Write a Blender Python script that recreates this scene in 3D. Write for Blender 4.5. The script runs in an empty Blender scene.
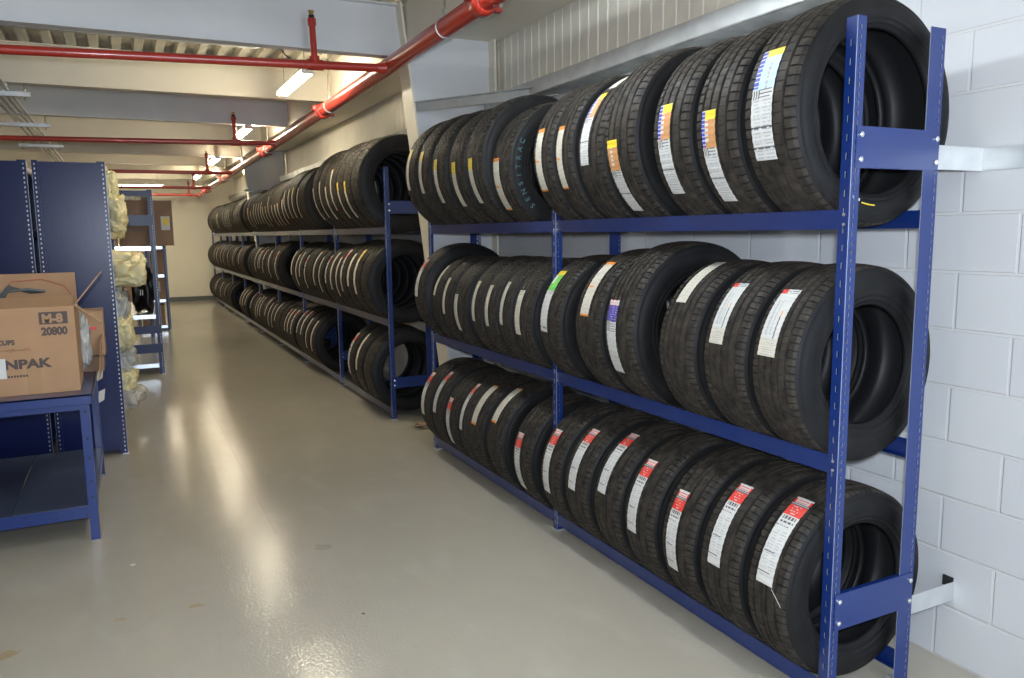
import bpy, bmesh, math, random
from mathutils import Vector, Matrix, noise
random.seed(7)
PI = math.pi
C = bpy.context.scene.collection
scene = bpy.context.scene

# ------------------------------------------------------------------ materials
def srgb(r, g, b):
    f = lambda c: (c/12.92 if c <= .04045 else ((c+.055)/1.055)**2.4)
    return (f(r/255), f(g/255), f(b/255), 1)

def mat(name, col, rough=.5, metal=0, coat=0, spec=.5, emis=None, trans=0, alpha=1, noise_amt=0, noise_scale=5, bump=0, bump_scale=40, coat_rough=.1):
    m = bpy.data.materials.new(name); m.use_nodes = True
    nt = m.node_tree; b = nt.nodes['Principled BSDF']
    b.inputs['Base Color'].default_value = col
    b.inputs['Roughness'].default_value = rough
    b.inputs['Metallic'].default_value = metal
    b.inputs['Coat Weight'].default_value = coat
    b.inputs['Coat Roughness'].default_value = coat_rough
    b.inputs['Specular IOR Level'].default_value = spec
    b.inputs['Transmission Weight'].default_value = trans
    b.inputs['Alpha'].default_value = alpha
    if emis:
        b.inputs['Emission Color'].default_value = emis[0]
        b.inputs['Emission Strength'].default_value = emis[1]
    if noise_amt or bump:
        tc = nt.nodes.new('ShaderNodeTexCoord')
    if noise_amt:
        n = nt.nodes.new('ShaderNodeTexNoise'); n.inputs['Scale'].default_value = noise_scale; n.inputs['Detail'].default_value = 5
        nt.links.new(tc.outputs['Object'], n.inputs['Vector'])
        mr = nt.nodes.new('ShaderNodeMapRange'); mr.inputs[1].default_value = .3; mr.inputs[2].default_value = .7
        mr.inputs[3].default_value = 1-noise_amt; mr.inputs[4].default_value = 1+noise_amt
        nt.links.new(n.outputs['Fac'], mr.inputs[0])
        mx = nt.nodes.new('ShaderNodeVectorMath'); mx.operation = 'SCALE'
        mx.inputs[0].default_value = col[:3]
        nt.links.new(mr.outputs[0], mx.inputs['Scale'])
        nt.links.new(mx.outputs[0], b.inputs['Base Color'])
    if bump:
        n2 = nt.nodes.new('ShaderNodeTexNoise'); n2.inputs['Scale'].default_value = bump_scale; n2.inputs['Detail'].default_value = 4
        nt.links.new(tc.outputs['Object'], n2.inputs['Vector'])
        bp = nt.nodes.new('ShaderNodeBump'); bp.inputs['Strength'].default_value = bump; bp.inputs['Distance'].default_value = .01
        nt.links.new(n2.outputs['Fac'], bp.inputs['Height'])
        nt.links.new(bp.outputs[0], b.inputs['Normal'])
    return m

def floor_mat():
    m = bpy.data.materials.new('painted floor'); m.use_nodes = True
    nt = m.node_tree; b = nt.nodes['Principled BSDF']; L = nt.links.new
    tc = nt.nodes.new('ShaderNodeTexCoord')
    def noi(s, d=4, st=None):
        n = nt.nodes.new('ShaderNodeTexNoise'); n.inputs['Scale'].default_value = s; n.inputs['Detail'].default_value = d
        if st:
            mp = nt.nodes.new('ShaderNodeMapping'); mp.inputs['Scale'].default_value = st
            L(tc.outputs['Object'], mp.inputs[0]); L(mp.outputs[0], n.inputs['Vector'])
        else: L(tc.outputs['Object'], n.inputs['Vector'])
        return n
    a = noi(.8, 5); c = noi(6, 6, (1, .5, 1))
    r1 = nt.nodes.new('ShaderNodeValToRGB'); r1.color_ramp.elements[0].position = .3; r1.color_ramp.elements[1].position = .72
    r1.color_ramp.elements[0].color = (.40, .37, .305, 1); r1.color_ramp.elements[1].color = (.45, .415, .345, 1)
    L(a.outputs['Fac'], r1.inputs[0])
    r2 = nt.nodes.new('ShaderNodeValToRGB'); r2.color_ramp.elements[0].position = .52; r2.color_ramp.elements[1].position = .78
    r2.color_ramp.elements[0].color = (0, 0, 0, 1); r2.color_ramp.elements[1].color = (.55, .55, .55, 1)
    L(c.outputs['Fac'], r2.inputs[0])
    mx = nt.nodes.new('ShaderNodeMix'); mx.data_type = 'RGBA'
    L(r2.outputs[0], mx.inputs[0]); L(r1.outputs[0], mx.inputs[6]); mx.inputs[7].default_value = (.48, .45, .385, 1)
    L(mx.outputs[2], b.inputs['Base Color'])
    b.inputs['Roughness'].default_value = .12
    b.inputs['Specular IOR Level'].default_value = .3
    n3 = noi(85, 2); n4 = noi(4, 2)
    b1 = nt.nodes.new('ShaderNodeBump'); b1.inputs['Strength'].default_value = .3; b1.inputs['Distance'].default_value = .003
    b2 = nt.nodes.new('ShaderNodeBump'); b2.inputs['Strength'].default_value = .06; b2.inputs['Distance'].default_value = .02
    L(n3.outputs['Fac'], b1.inputs['Height']); L(n4.outputs['Fac'], b2.inputs['Height']); L(b2.outputs[0], b1.inputs['Normal'])
    L(b1.outputs[0], b.inputs['Normal'])
    return m

def block_mat():
    m = bpy.data.materials.new('painted block'); m.use_nodes = True
    nt = m.node_tree; b = nt.nodes['Principled BSDF']; L = nt.links.new
    tc = nt.nodes.new('ShaderNodeTexCoord'); sp = nt.nodes.new('ShaderNodeSeparateXYZ'); cb = nt.nodes.new('ShaderNodeCombineXYZ')
    L(tc.outputs['Object'], sp.inputs[0])
    ad = nt.nodes.new('ShaderNodeMath'); ad.operation = 'ADD'; ad.inputs[1].default_value = 40*.386-1.469
    L(sp.outputs['Y'], ad.inputs[0]); L(ad.outputs[0], cb.inputs['X']); L(sp.outputs['Z'], cb.inputs['Y'])
    br = nt.nodes.new('ShaderNodeTexBrick'); L(cb.outputs[0], br.inputs['Vector'])
    br.inputs['Scale'].default_value = 1; br.inputs['Brick Width'].default_value = .386; br.inputs['Row Height'].default_value = .193
    br.inputs['Mortar Size'].default_value = .006; br.inputs['Mortar Smooth'].default_value = .35; br.inputs['Bias'].default_value = 0
    br.inputs['Color1'].default_value = (.63, .64, .65, 1); br.inputs['Color2'].default_value = (.60, .61, .63, 1); br.inputs['Mortar'].default_value = (.66, .66, .66, 1)
    L(br.outputs['Color'], b.inputs['Base Color'])
    b.inputs['Roughness'].default_value = .55
    iv = nt.nodes.new('ShaderNodeMath'); iv.operation = 'SUBTRACT'; iv.inputs[0].default_value = 1; L(br.outputs['Fac'], iv.inputs[1])
    n = nt.nodes.new('ShaderNodeTexNoise'); n.inputs['Scale'].default_value = 60; n.inputs['Detail'].default_value = 5; L(tc.outputs['Object'], n.inputs['Vector'])
    b0 = nt.nodes.new('ShaderNodeBump'); b0.inputs['Strength'].default_value = .25; b0.inputs['Distance'].default_value = .003; L(n.outputs['Fac'], b0.inputs['Height'])
    b1 = nt.nodes.new('ShaderNodeBump'); b1.inputs['Strength'].default_value = .8; b1.inputs['Distance'].default_value = .004; L(iv.outputs[0], b1.inputs['Height']); L(b0.outputs[0], b1.inputs['Normal'])
    L(b1.outputs[0], b.inputs['Normal'])
    return m

def rubber(name, col, dust, rough, scale=18, dust_lo=.35, dust_hi=.75):
    m = bpy.data.materials.new(name); m.use_nodes = True
    nt = m.node_tree; b = nt.nodes['Principled BSDF']; L = nt.links.new
    tc = nt.nodes.new('ShaderNodeTexCoord')
    n = nt.nodes.new('ShaderNodeTexNoise'); n.inputs['Scale'].default_value = scale; n.inputs['Detail'].default_value = 6; L(tc.outputs['Object'], n.inputs['Vector'])
    r = nt.nodes.new('ShaderNodeValToRGB'); r.color_ramp.elements[0].position = dust_lo; r.color_ramp.elements[1].position = dust_hi
    r.color_ramp.elements[0].color = col; r.color_ramp.elements[1].color = dust
    L(n.outputs['Fac'], r.inputs[0]); L(r.outputs[0], b.inputs['Base Color'])
    b.inputs['Roughness'].default_value = rough; b.inputs['Specular IOR Level'].default_value = .2
    return m

M = dict(
    floor=floor_mat(), block=block_mat(),
    tread=rubber('tread rubber', (.017, .0155, .014, 1), (.058, .048, .038, 1), .6, 30, .3, .75),
    groove=mat('shaded tread groove', (.006, .006, .006, 1), .8),  # darker colour puts recess shade into the grooves for depth contrast
    side=rubber('sidewall rubber', (.008, .008, .0085, 1), (.015, .0148, .015, 1), .55, 9),
    liner=mat('inner liner rubber', (.010, .010, .011, 1), .5, spec=.3),
    bead=mat('bead rubber', (.009, .009, .009, 1), .38),
    edge=mat('pale edge highlight', (.34, .38, .48, 1), .35, metal=.3),  # pale rim colour imitates glints on slots and highlight lines along post edges
    blue=mat('blue enamel', (.005, .025, .145, 1), .34, coat=.5, coat_rough=.18, bump=.03, bump_scale=150),
    dblue=mat('dark blue enamel', (.0035, .009, .068, 1), .28, spec=.25, bump=.03, bump_scale=60),
    galv=mat('galvanised steel', (.58, .60, .60, 1), .42, metal=.55, noise_amt=.12, noise_scale=9),
    galvd=mat('weathered galvanised steel', (.42, .43, .41, 1), .45, metal=.6, noise_amt=.35, noise_scale=7),
    bolt=mat('zinc bolt', (.75, .76, .78, 1), .25, metal=.9),
    white=mat('white painted wall', (.74, .70, .58, 1), .6, noise_amt=.03, noise_scale=1.5),
    beam=mat('cream painted steel', (.78, .73, .61, 1), .5, noise_amt=.03, noise_scale=2),
    gbeam=mat('grey painted steel', (.66, .67, .67, 1), .5, noise_amt=.05, noise_scale=3),
    deck=mat('galvanised deck', (.62, .59, .50, 1), .5, metal=.2, noise_amt=.1),
    clad=mat('corrugated cladding', (.80, .76, .66, 1), .5, metal=0, noise_amt=.06, noise_scale=3),
    red=mat('red pipe paint', (.40, .026, .014, 1), .35, coat=.6, coat_rough=.15, bump=.03, bump_scale=60),
    rod=mat('dull steel rod', (.28, .25, .2, 1), .5, metal=.6),
    brass=mat('brass', (.55, .38, .15, 1), .3, metal=.9),
    tube=mat('fluorescent tube', (1, 1, 1, 1), .4, emis=((1.0, .89, .66, 1), 85)),
    ctube=mat('cool fluorescent tube', (1, 1, 1, 1), .4, emis=((.84, .93, 1.0, 1), 70)),
    lamp=mat('lamp housing', (.8, .8, .76, 1), .4),
    dwall=mat('wall darkened for reflections', (.06, .06, .065, 1), .7),  # unseen front wall, coloured dark so the blue panels reflect little
    skirt=mat('grey skirting', (.10, .105, .10, 1), .5),
    card=mat('cardboard', (.40, .235, .125, 1), .8, noise_amt=.07, noise_scale=6),
    cardd=mat('dark cardboard', (.27, .17, .11, 1), .8, noise_amt=.08, noise_scale=5),
    print_=mat('box print', (.075, .055, .05, 1), .7),
    tape=mat('packing tape', (.40, .24, .12, 1), .25),
    redink=mat('red marker ink', (.42, .15, .09, 1), .8),
    paper=mat('white paper', (.62, .62, .60, 1), .6),
    cream=mat('cream paper', (.62, .58, .48, 1), .6),
    inkg=mat('grey print', (.40, .41, .42, 1), .6),
    inkd=mat('dark print', (.10, .10, .11, 1), .6),
    lred=mat('red label ink', (.72, .045, .03, 1), .5),
    lor=mat('orange label ink', (.78, .26, .035, 1), .5),
    ltan=mat('tan label ink', (.58, .28, .11, 1), .5),
    lyel=mat('yellow label ink', (.80, .60, .03, 1), .5),
    lblue=mat('blue label ink', (.05, .07, .48, 1), .5),
    lsky=mat('pale blue label ink', (.48, .68, .82, 1), .5),
    lgrn=mat('green label ink', (.10, .55, .06, 1), .5),
    lpur=mat('violet label ink', (.08, .06, .34, 1), .5),
    teal=mat('teal paint', (.07, .16, .18, 1), .6),
    bag=mat('yellow tinted film', (.90, .80, .46, 1), .25, trans=.2, spec=.6, bump=.3, bump_scale=14),
    foam=mat('yellow packing foam', (.80, .52, .12, 1), .8, noise_amt=.1),
    film=mat('clear film', (.85, .84, .78, 1), .15, trans=.5, bump=.5, bump_scale=18),
    black=mat('black plastic film', (.006, .006, .007, 1), .35, bump=.6, bump_scale=12),
    shelf=mat('zinc shelf sheet', (.62, .66, .70, 1), .22, metal=.7),
    dsheet=mat('grey blue sheet', (.05, .065, .11, 1), .3, coat=.3, bump=.05, bump_scale=20, noise_amt=.3, noise_scale=4),
    wood=mat('dirty paper', (.36, .24, .15, 1), .9, noise_amt=.15, noise_scale=30),
    dust=mat('white dust', (.62, .61, .58, 1), .9),
    brown=mat('brown residue', (.33, .25, .15, 1), .6),
    joint=mat('floor joint filler', (.36, .34, .28, 1), .2),
    hole=mat('dark recess', (.02, .02, .02, 1), .8),
    wire=mat('grey cable', (.12, .13, .14, 1), .5),
)

# ------------------------------------------------------------------ mesh helpers
class MB:
    def __init__(s): s.v = []; s.f = []; s.m = []; s.sm = []; s.mats = []
    def mi(s, m):
        if m not in s.mats: s.mats.append(m)
        return s.mats.index(m)
    def add(s, vs, fs, m, smooth=False):
        o = len(s.v); s.v += [tuple(v) for v in vs]; k = s.mi(m)
        for f in fs: s.f.append(tuple(i+o for i in f)); s.m.append(k); s.sm.append(smooth)
    def box(s, x0, x1, y0, y1, z0, z1, m):
        v = [(x0,y0,z0),(x1,y0,z0),(x1,y1,z0),(x0,y1,z0),(x0,y0,z1),(x1,y0,z1),(x1,y1,z1),(x0,y1,z1)]
        s.add(v, [(0,3,2,1),(4,5,6,7),(0,1,5,4),(1,2,6,5),(2,3,7,6),(3,0,4,7)], m)
    def obox(s, c, ax, ay, az, m):   # oriented box from centre and half-axis vectors
        c = Vector(c); ax = Vector(ax); ay = Vector(ay); az = Vector(az)
        v = [c+a*ax+b*ay+d*az for d in (-1,1) for a,b in ((-1,-1),(1,-1),(1,1),(-1,1))]
        s.add(v, [(0,3,2,1),(4,5,6,7),(0,1,5,4),(1,2,6,5),(2,3,7,6),(3,0,4,7)], m)
    def tube(s, pts, r, m, n=12, cap=True):
        pts = [Vector(p) for p in pts]; rings = []
        for i, p in enumerate(pts):
            d = (pts[min(i+1, len(pts)-1)]-pts[max(i-1, 0)]).normalized()
            a = Vector((0,0,1)) if abs(d.z) < .9 else Vector((1,0,0))
            u = d.cross(a).normalized(); w = d.cross(u).normalized()
            rr = r[i] if isinstance(r, (list, tuple)) else r
            rings.append([p+u*rr*math.cos(2*PI*k/n)+w*rr*math.sin(2*PI*k/n) for k in range(n)])
        vs = [q for R in rings for q in R]; fs = []
        for i in range(len(pts)-1):
            for k in range(n): fs.append((i*n+k, i*n+(k+1)%n, (i+1)*n+(k+1)%n, (i+1)*n+k))
        s.add(vs, fs, m, True)
        if cap:
            s.add(rings[0], [tuple(range(n))], m); s.add(rings[-1], [tuple(reversed(range(n)))], m)
    def prism(s, poly, axis, a, b, m):  # poly of 2D points extruded along axis
        def P(p, t):
            return {'x': (t, p[0], p[1]), 'y': (p[0], t, p[1]), 'z': (p[0], p[1], t)}[axis]
        n = len(poly)
        s.add([P(p, a) for p in poly]+[P(p, b) for p in poly],
              [tuple(range(n)), tuple(range(2*n-1, n-1, -1))]+[(i, i+n, (i+1)%n+n, (i+1)%n) for i in range(n)], m)
    def mesh(s, name):
        me = bpy.data.meshes.new(name); me.from_pydata(s.v, [], s.f)
        for m in s.mats: me.materials.append(m)
        me.polygons.foreach_set('material_index', s.m); me.polygons.foreach_set('use_smooth', s.sm); me.update()
        bm = bmesh.new(); bm.from_mesh(me); bmesh.ops.recalc_face_normals(bm, faces=bm.faces); bm.to_mesh(me); bm.free()
        return me
    def obj(s, name, parent=None, bevel=0, solid=0):
        return link(name, s.mesh(name), parent, bevel, solid)

def link(name, me, parent=None, bevel=0, solid=0):
    o = bpy.data.objects.new(name, me); C.objects.link(o); o.parent = parent
    if solid:
        md = o.modifiers.new('thickness', 'SOLIDIFY'); md.thickness = solid; md.offset = 0
    if bevel:
        md = o.modifiers.new('bevel', 'BEVEL'); md.width = bevel; md.segments = 2; md.limit_method = 'ANGLE'
    return o
def tag(o, label, cat, group=None, kind=None):
    o['label'] = label; o['category'] = cat
    if group: o['group'] = group
    if kind: o['kind'] = kind
    return o
def thing(name, label, cat, loc=(0,0,0), group=None):
    o = bpy.data.objects.new(name, None); C.objects.link(o); o.location = loc; o.empty_display_size = .1
    return tag(o, label, cat, group)
def struct(o, label=None):
    o['kind'] = 'structure'
    if label: o['label'] = label
    return o

# ------------------------------------------------------------------ camera
cam = bpy.data.cameras.new('camera'); co = bpy.data.objects.new('camera', cam); C.objects.link(co)
yaw, pitch, roll = -.4601, -.1361, -.0125
F = Vector((-math.sin(yaw)*math.cos(pitch), math.cos(yaw)*math.cos(pitch), math.sin(pitch)))
Rt = Vector((math.cos(yaw), math.sin(yaw), 0)); U = Rt.cross(F)
r_ = math.cos(roll)*Rt+math.sin(roll)*U; u_ = -math.sin(roll)*Rt+math.cos(roll)*U
co.matrix_world = Matrix(((r_.x, u_.x, -F.x, 0), (r_.y, u_.y, -F.y, 0), (r_.z, u_.z, -F.z, 1.5), (0, 0, 0, 1)))
cam.sensor_width = 36; cam.lens = 778.514/1024*36; cam.clip_start = .05; cam.clip_end = 100
scene.camera = co

# ------------------------------------------------------------------ the setting
XW, YE, ZD = 2.477, 19.75, 3.02
b = MB(); b.box(-7, XW+.2, -4, YE+.2, -.1, 0, M['floor']); struct(b.obj('floor'), 'glossy grey beige painted concrete floor')
b = MB(); b.box(XW, XW+.2, -4, YE, 0, 2.44, M['block']); struct(b.obj('wall_right'), 'white painted concrete block wall behind the tyre racks')
b = MB(); b.box(-7, XW+.2, YE, YE+.2, 0, 3.3, M['white']); struct(b.obj('wall_back'), 'cream end wall at the far end of the aisle')
b = MB(); b.box(-7.2, -7, -4, YE, 0, 3.3, M['white']); struct(b.obj('wall_left'))
b = MB(); b.box(-7, .35, -4.2, -4, 0, 3.3, M['dwall']); b.box(2.35, XW+.2, -4.2, -4, 0, 3.3, M['dwall']); b.box(.35, 2.35, -4.2, -4, 2.7, 3.3, M['dwall'])
struct(b.obj('wall_front'))
b = MB(); b.box(-6.99, XW-.36, YE-.012, YE, 0, .1, M['skirt']); struct(b.obj('baseboard_back'), 'dark grey skirting on the far end wall')

# corrugated cladding above the block wall
b = MB(); p = []; y = -4.0
while y < YE:
    p += [(XW+.02, y), (XW+.02, y+.072), (XW+.024, y+.078), (XW+.024, y+.094), (XW+.02, y+.1)]; y += .1
vs = [(q[0], q[1], 2.44) for q in p]+[(q[0], q[1], ZD+.08) for q in p]; n = len(p)
b.add(vs, [(i, i+1, i+1+n, i+n) for i in range(n-1)], M['clad'])
b.box(XW+.05, XW+.2, -4, YE, 2.44, 3.3, M['clad'])
struct(b.obj('wall_upper'), 'corrugated metal cladding above the block wall')
# galvanised girt ledge over the blocks
b = MB()
b.prism([(XW, 2.44), (XW-.127, 2.432), (XW-.127, 2.347), (XW-.124, 2.347), (XW-.12, 2.342), (XW, 2.335)], 'y', -3.5, 5.13, M['galvd'])
b.box(XW-.1275, XW-.127, -3.5, 5.12, 2.352, 2.430, M['galv'])
struct(b.obj('trim_1'), 'galvanised ledge running above the block wall')
b = MB()
b.prism([(XW, 2.44), (XW-.127, 2.432), (XW-.127, 2.347), (XW, 2.335)], 'y', 5.37, 13.08, M['galvd'])
b.prism([(XW, 2.44), (XW-.127, 2.432), (XW-.127, 2.347), (XW, 2.335)], 'y', 13.32, YE, M['galvd'])
struct(b.obj('trim_2'))
# eave beam
b = MB(); b.box(1.90, XW+.01, -4, YE, 2.845, ZD, M['beam']); b.box(1.80, 1.90, -4, YE, 2.735, ZD, M['beam'])
struct(b.obj('beam_eave'), 'cream steel beam running along the top of the wall')

# steel deck ceiling, ribs running down the aisle
b = MB(); p = []; x = -7.0
while x < XW+.1:
    p += [(x, ZD), (x+.062, ZD), (x+.078, ZD+.055), (x+.144, ZD+.055), (x+.16, ZD)]; x += .16
n = len(p); vs = [(q[0], -4, q[1]) for q in p]+[(q[0], YE, q[1]) for q in p]
b.add(vs, [(i, i+1, i+1+n, i+n) for i in range(n-1)], M['deck'])
b.box(-7, XW+.2, -4, YE, ZD+.09, ZD+.25, M['deck'])
struct(b.obj('ceiling'), 'ribbed galvanised steel deck ceiling')

# cross beams (I sections)
def ibeam(y, m, zb, fw=.10, x0=-7, x1=1.80):
    b = MB()
    b.box(x0, x1, y-.005, y+.005, zb, ZD-.001, m)
    b.box(x0, x1, y-fw/2, y+fw/2, zb-.012, zb, m); b.box(x0, x1, y-fw/2, y+fw/2, ZD-.012, ZD-.001, m)
    struct(b.obj('ceiling_beam'), 'painted steel cross beam under the deck')
for y, m, zb, xe in ((-2.6, 'gbeam', 2.70, 1.80), (-.7, 'beam', 2.74, 1.80), (1.3, 'gbeam', 2.70, 1.80), (3.3, 'beam', 2.74, 1.80), (5.25, 'gbeam', 2.69, 1.80),
                     (7.4, 'beam', 2.72, 1.80), (9.35, 'gbeam', 2.74, 1.80), (11.3, 'beam', 2.72, 1.80), (13.2, 'beam', 2.74, 1.80), (15.2, 'beam', 2.76, 1.80), (17.2, 'beam', 2.76, 1.80), (19.0, 'beam', 2.76, 1.80)):
    ibeam(y, M[m], zb, x1=xe)

# tapered steel frame columns
def column(y, label):
    b = MB()
    xi = lambda z: 2.12-.116*z
    b.prism([(xi(0), 0), (2.44, 0), (2.44, ZD-.002), (xi(ZD), ZD-.002)], 'y', y-.006, y+.006, M['gbeam'])
    b.prism([(xi(0)-.014, 0), (xi(0), 0), (xi(ZD), ZD-.002), (xi(ZD)-.014, ZD-.002)], 'y', y-.1, y+.1, M['beam'])
    b.box(2.44, 2.455, y-.1, y+.1, 0, ZD-.002, M['beam'])
    struct(b.obj('column'), label)
column(5.25, 'tapered steel frame column between the two tyre racks')
column(13.2, 'tapered steel frame column half way along the far rack')
# tie bar from column to wall
b = MB()
A = Vector((1.875, 5.235, 2.36)); B = Vector((2.46, 4.28, 2.36)); d = (B-A).normalized(); nrm = d.cross(Vector((0,0,1)))
b.obox((A+B)/2, (B-A)/2, nrm*.003, Vector((0,0,.030)), M['galv']); b.obox((A+B)/2+nrm*.018+Vector((0,0,.03)), (B-A)/2, nrm*.018, Vector((0,0,.003)), M['galv'])
t = b.obj('brace_bar'); tag(t, 'galvanised angle bar bolted across the column above the tyres', 'bar')
bb = MB(); bb.tube([A+d*.03-nrm*.002+Vector((0,0,-.008)), A+d*.03-nrm*.014+Vector((0,0,-.008))], .011, M['bolt'], 6); bb.obj('bolt', t)
b = MB(); b.box(1.80, 2.35, 13.06, 13.075, 2.19, 2.225, M['galvd']); b.box(1.86, 1.90, 13.05, 13.194, 2.18, 2.235, M['galvd'])
tag(b.obj('brace_bar'), 'small dull bar fixed across the distant tapered column', 'bar')

# ------------------------------------------------------------------ tyres (axis along local Y, origin at bottom)
R0, W0 = .32, .22
def tread_mesh(style, seg):
    """style 0 blocks, 1 swept, 2 fine ribs"""
    grooves = {0: (-.60, -.2, .2, .60), 1: (-.55, -.12, .12, .55), 2: (-.62, -.3, 0, .3, .62)}[style]
    gw = {0: .042, 1: .045, 2: .036}[style]
    ts = [(-1, 0)]
    for g in grooves:
        ts += [(g-gw-.012, 0), (g-gw, 1), (g+gw, 1), (g+gw+.012, 0)]
    ts += [(1, 0)]
    full = []
    for i in range(len(ts)-1):
        full.append(ts[i])
        if ts[i][1] == 0 and ts[i+1][1] == 0:
            k = 3 if i in (0, len(ts)-2) else 2
            for j in range(1, k): full.append((ts[i][0]+(ts[i+1][0]-ts[i][0])*j/k, 0))
    full.append(ts[-1])
    hw = .094; fine = seg > 120
    n = len(full); vs = []; deep = []
    gi = sorted(grooves)
    for s in range(seg):
        for (t, g) in full:
            at = abs(t)
            r = R0-.007*t*t-(.006*((at-.85)/.15)**2 if at > .85 else 0)
            rib = sum(1 for q in gi if t > q)
            d = 0
            if fine:
                NP = seg//4; ph = s % 4
                a = 2*PI/NP*(s//4+(0, .035, .15, .185)[ph])
                a += 2*PI/NP*(.37*rib)                       # ribs staggered
                shoulder = at > max(abs(q) for q in gi)
                if style == 1: a += .035*math.sin(t*PI) if not shoulder else .035*math.sin(math.copysign(.5, t)*PI)
                if ph in (1, 2) and not g:
                    r -= .0045 if shoulder else .0018; d = 2 if shoulder else 0
            else: a = 2*PI*s/seg
            if g: r -= .011; d = 1
            deep.append(d)
            vs.append((r*math.cos(a), t*hw, r*math.sin(a)+R0))
    b = MB(); f0 = []; f1 = []
    for s in range(seg):
        for i in range(n-1):
            q = (s*n+i, s*n+i+1, ((s+1) % seg)*n+i+1, ((s+1) % seg)*n+i)
            (f1 if all(deep[k] == 1 for k in q) or all(deep[k] for k in q) else f0).append(q)
    b.v = vs
    for fs, m in ((f0, M['tread']), (f1, M['groove'])):
        k = b.mi(m)
        for f in fs: b.f.append(f); b.m.append(k); b.sm.append(not fine)
    return b.mesh('tread')

def lathe(prof, seg, m, mats=None):
    b = MB(); n = len(prof)
    b.v = [(r*math.cos(2*PI*s/seg), y, r*math.sin(2*PI*s/seg)+R0) for s in range(seg) for (y, r) in prof]
    for s in range(seg):
        for i in range(n-1):
            b.f.append((s*n+i, s*n+i+1, ((s+1) % seg)*n+i+1, ((s+1) % seg)*n+i))
            b.m.append(b.mi(mats[i] if mats else m)); b.sm.append(True)
    return b
def side_prof(rb):
    f = lambda t: rb+(R0-.013-rb)*t     # 1 shoulder, 0 bead
    return [(.094, R0-.013), (.0985, f(.93)), (.1005, f(.90)), (.100, f(.885)), (.1055, f(.80)), (.1085, f(.68)), (.1095, f(.60)), (.1098, f(.52)), (.1088, f(.42)), (.1065, f(.33)),
            (.1075, f(.31)), (.1070, f(.28)), (.1035, f(.25)), (.100, f(.17)), (.1012, f(.155)), (.1005, f(.13)), (.097, f(.12)), (.094, f(.06)), (.089, rb)]
def liner_prof(rb):
    h = [(.089, rb), (.082, rb-.003), (.075, rb+.001), (.073, rb+.009), (.084, rb+.028), (.093, rb+(R0-rb)*.45), (.092, R0-.045), (.080, R0-.026), (.04, R0-.0205), (0, R0-.020)]
    return h+[(-y, r) for y, r in reversed(h[:-1])]
CACHE = {}
def tire_meshes(style, rb, seg):
    k = (style, rb, seg)
    if k not in CACHE:
        sp = side_prof(rb); ls = 96 if seg > 120 else 64
        CACHE[k] = (tread_mesh(style, seg), lathe(sp, ls, M['side']).mesh('sidewall'), lathe([(-y, r) for y, r in sp], ls, M['side']).mesh('sidewall'),
                    lathe(liner_prof(rb), ls, M['liner']).mesh('inner_liner'))
    return CACHE[k]

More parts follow.
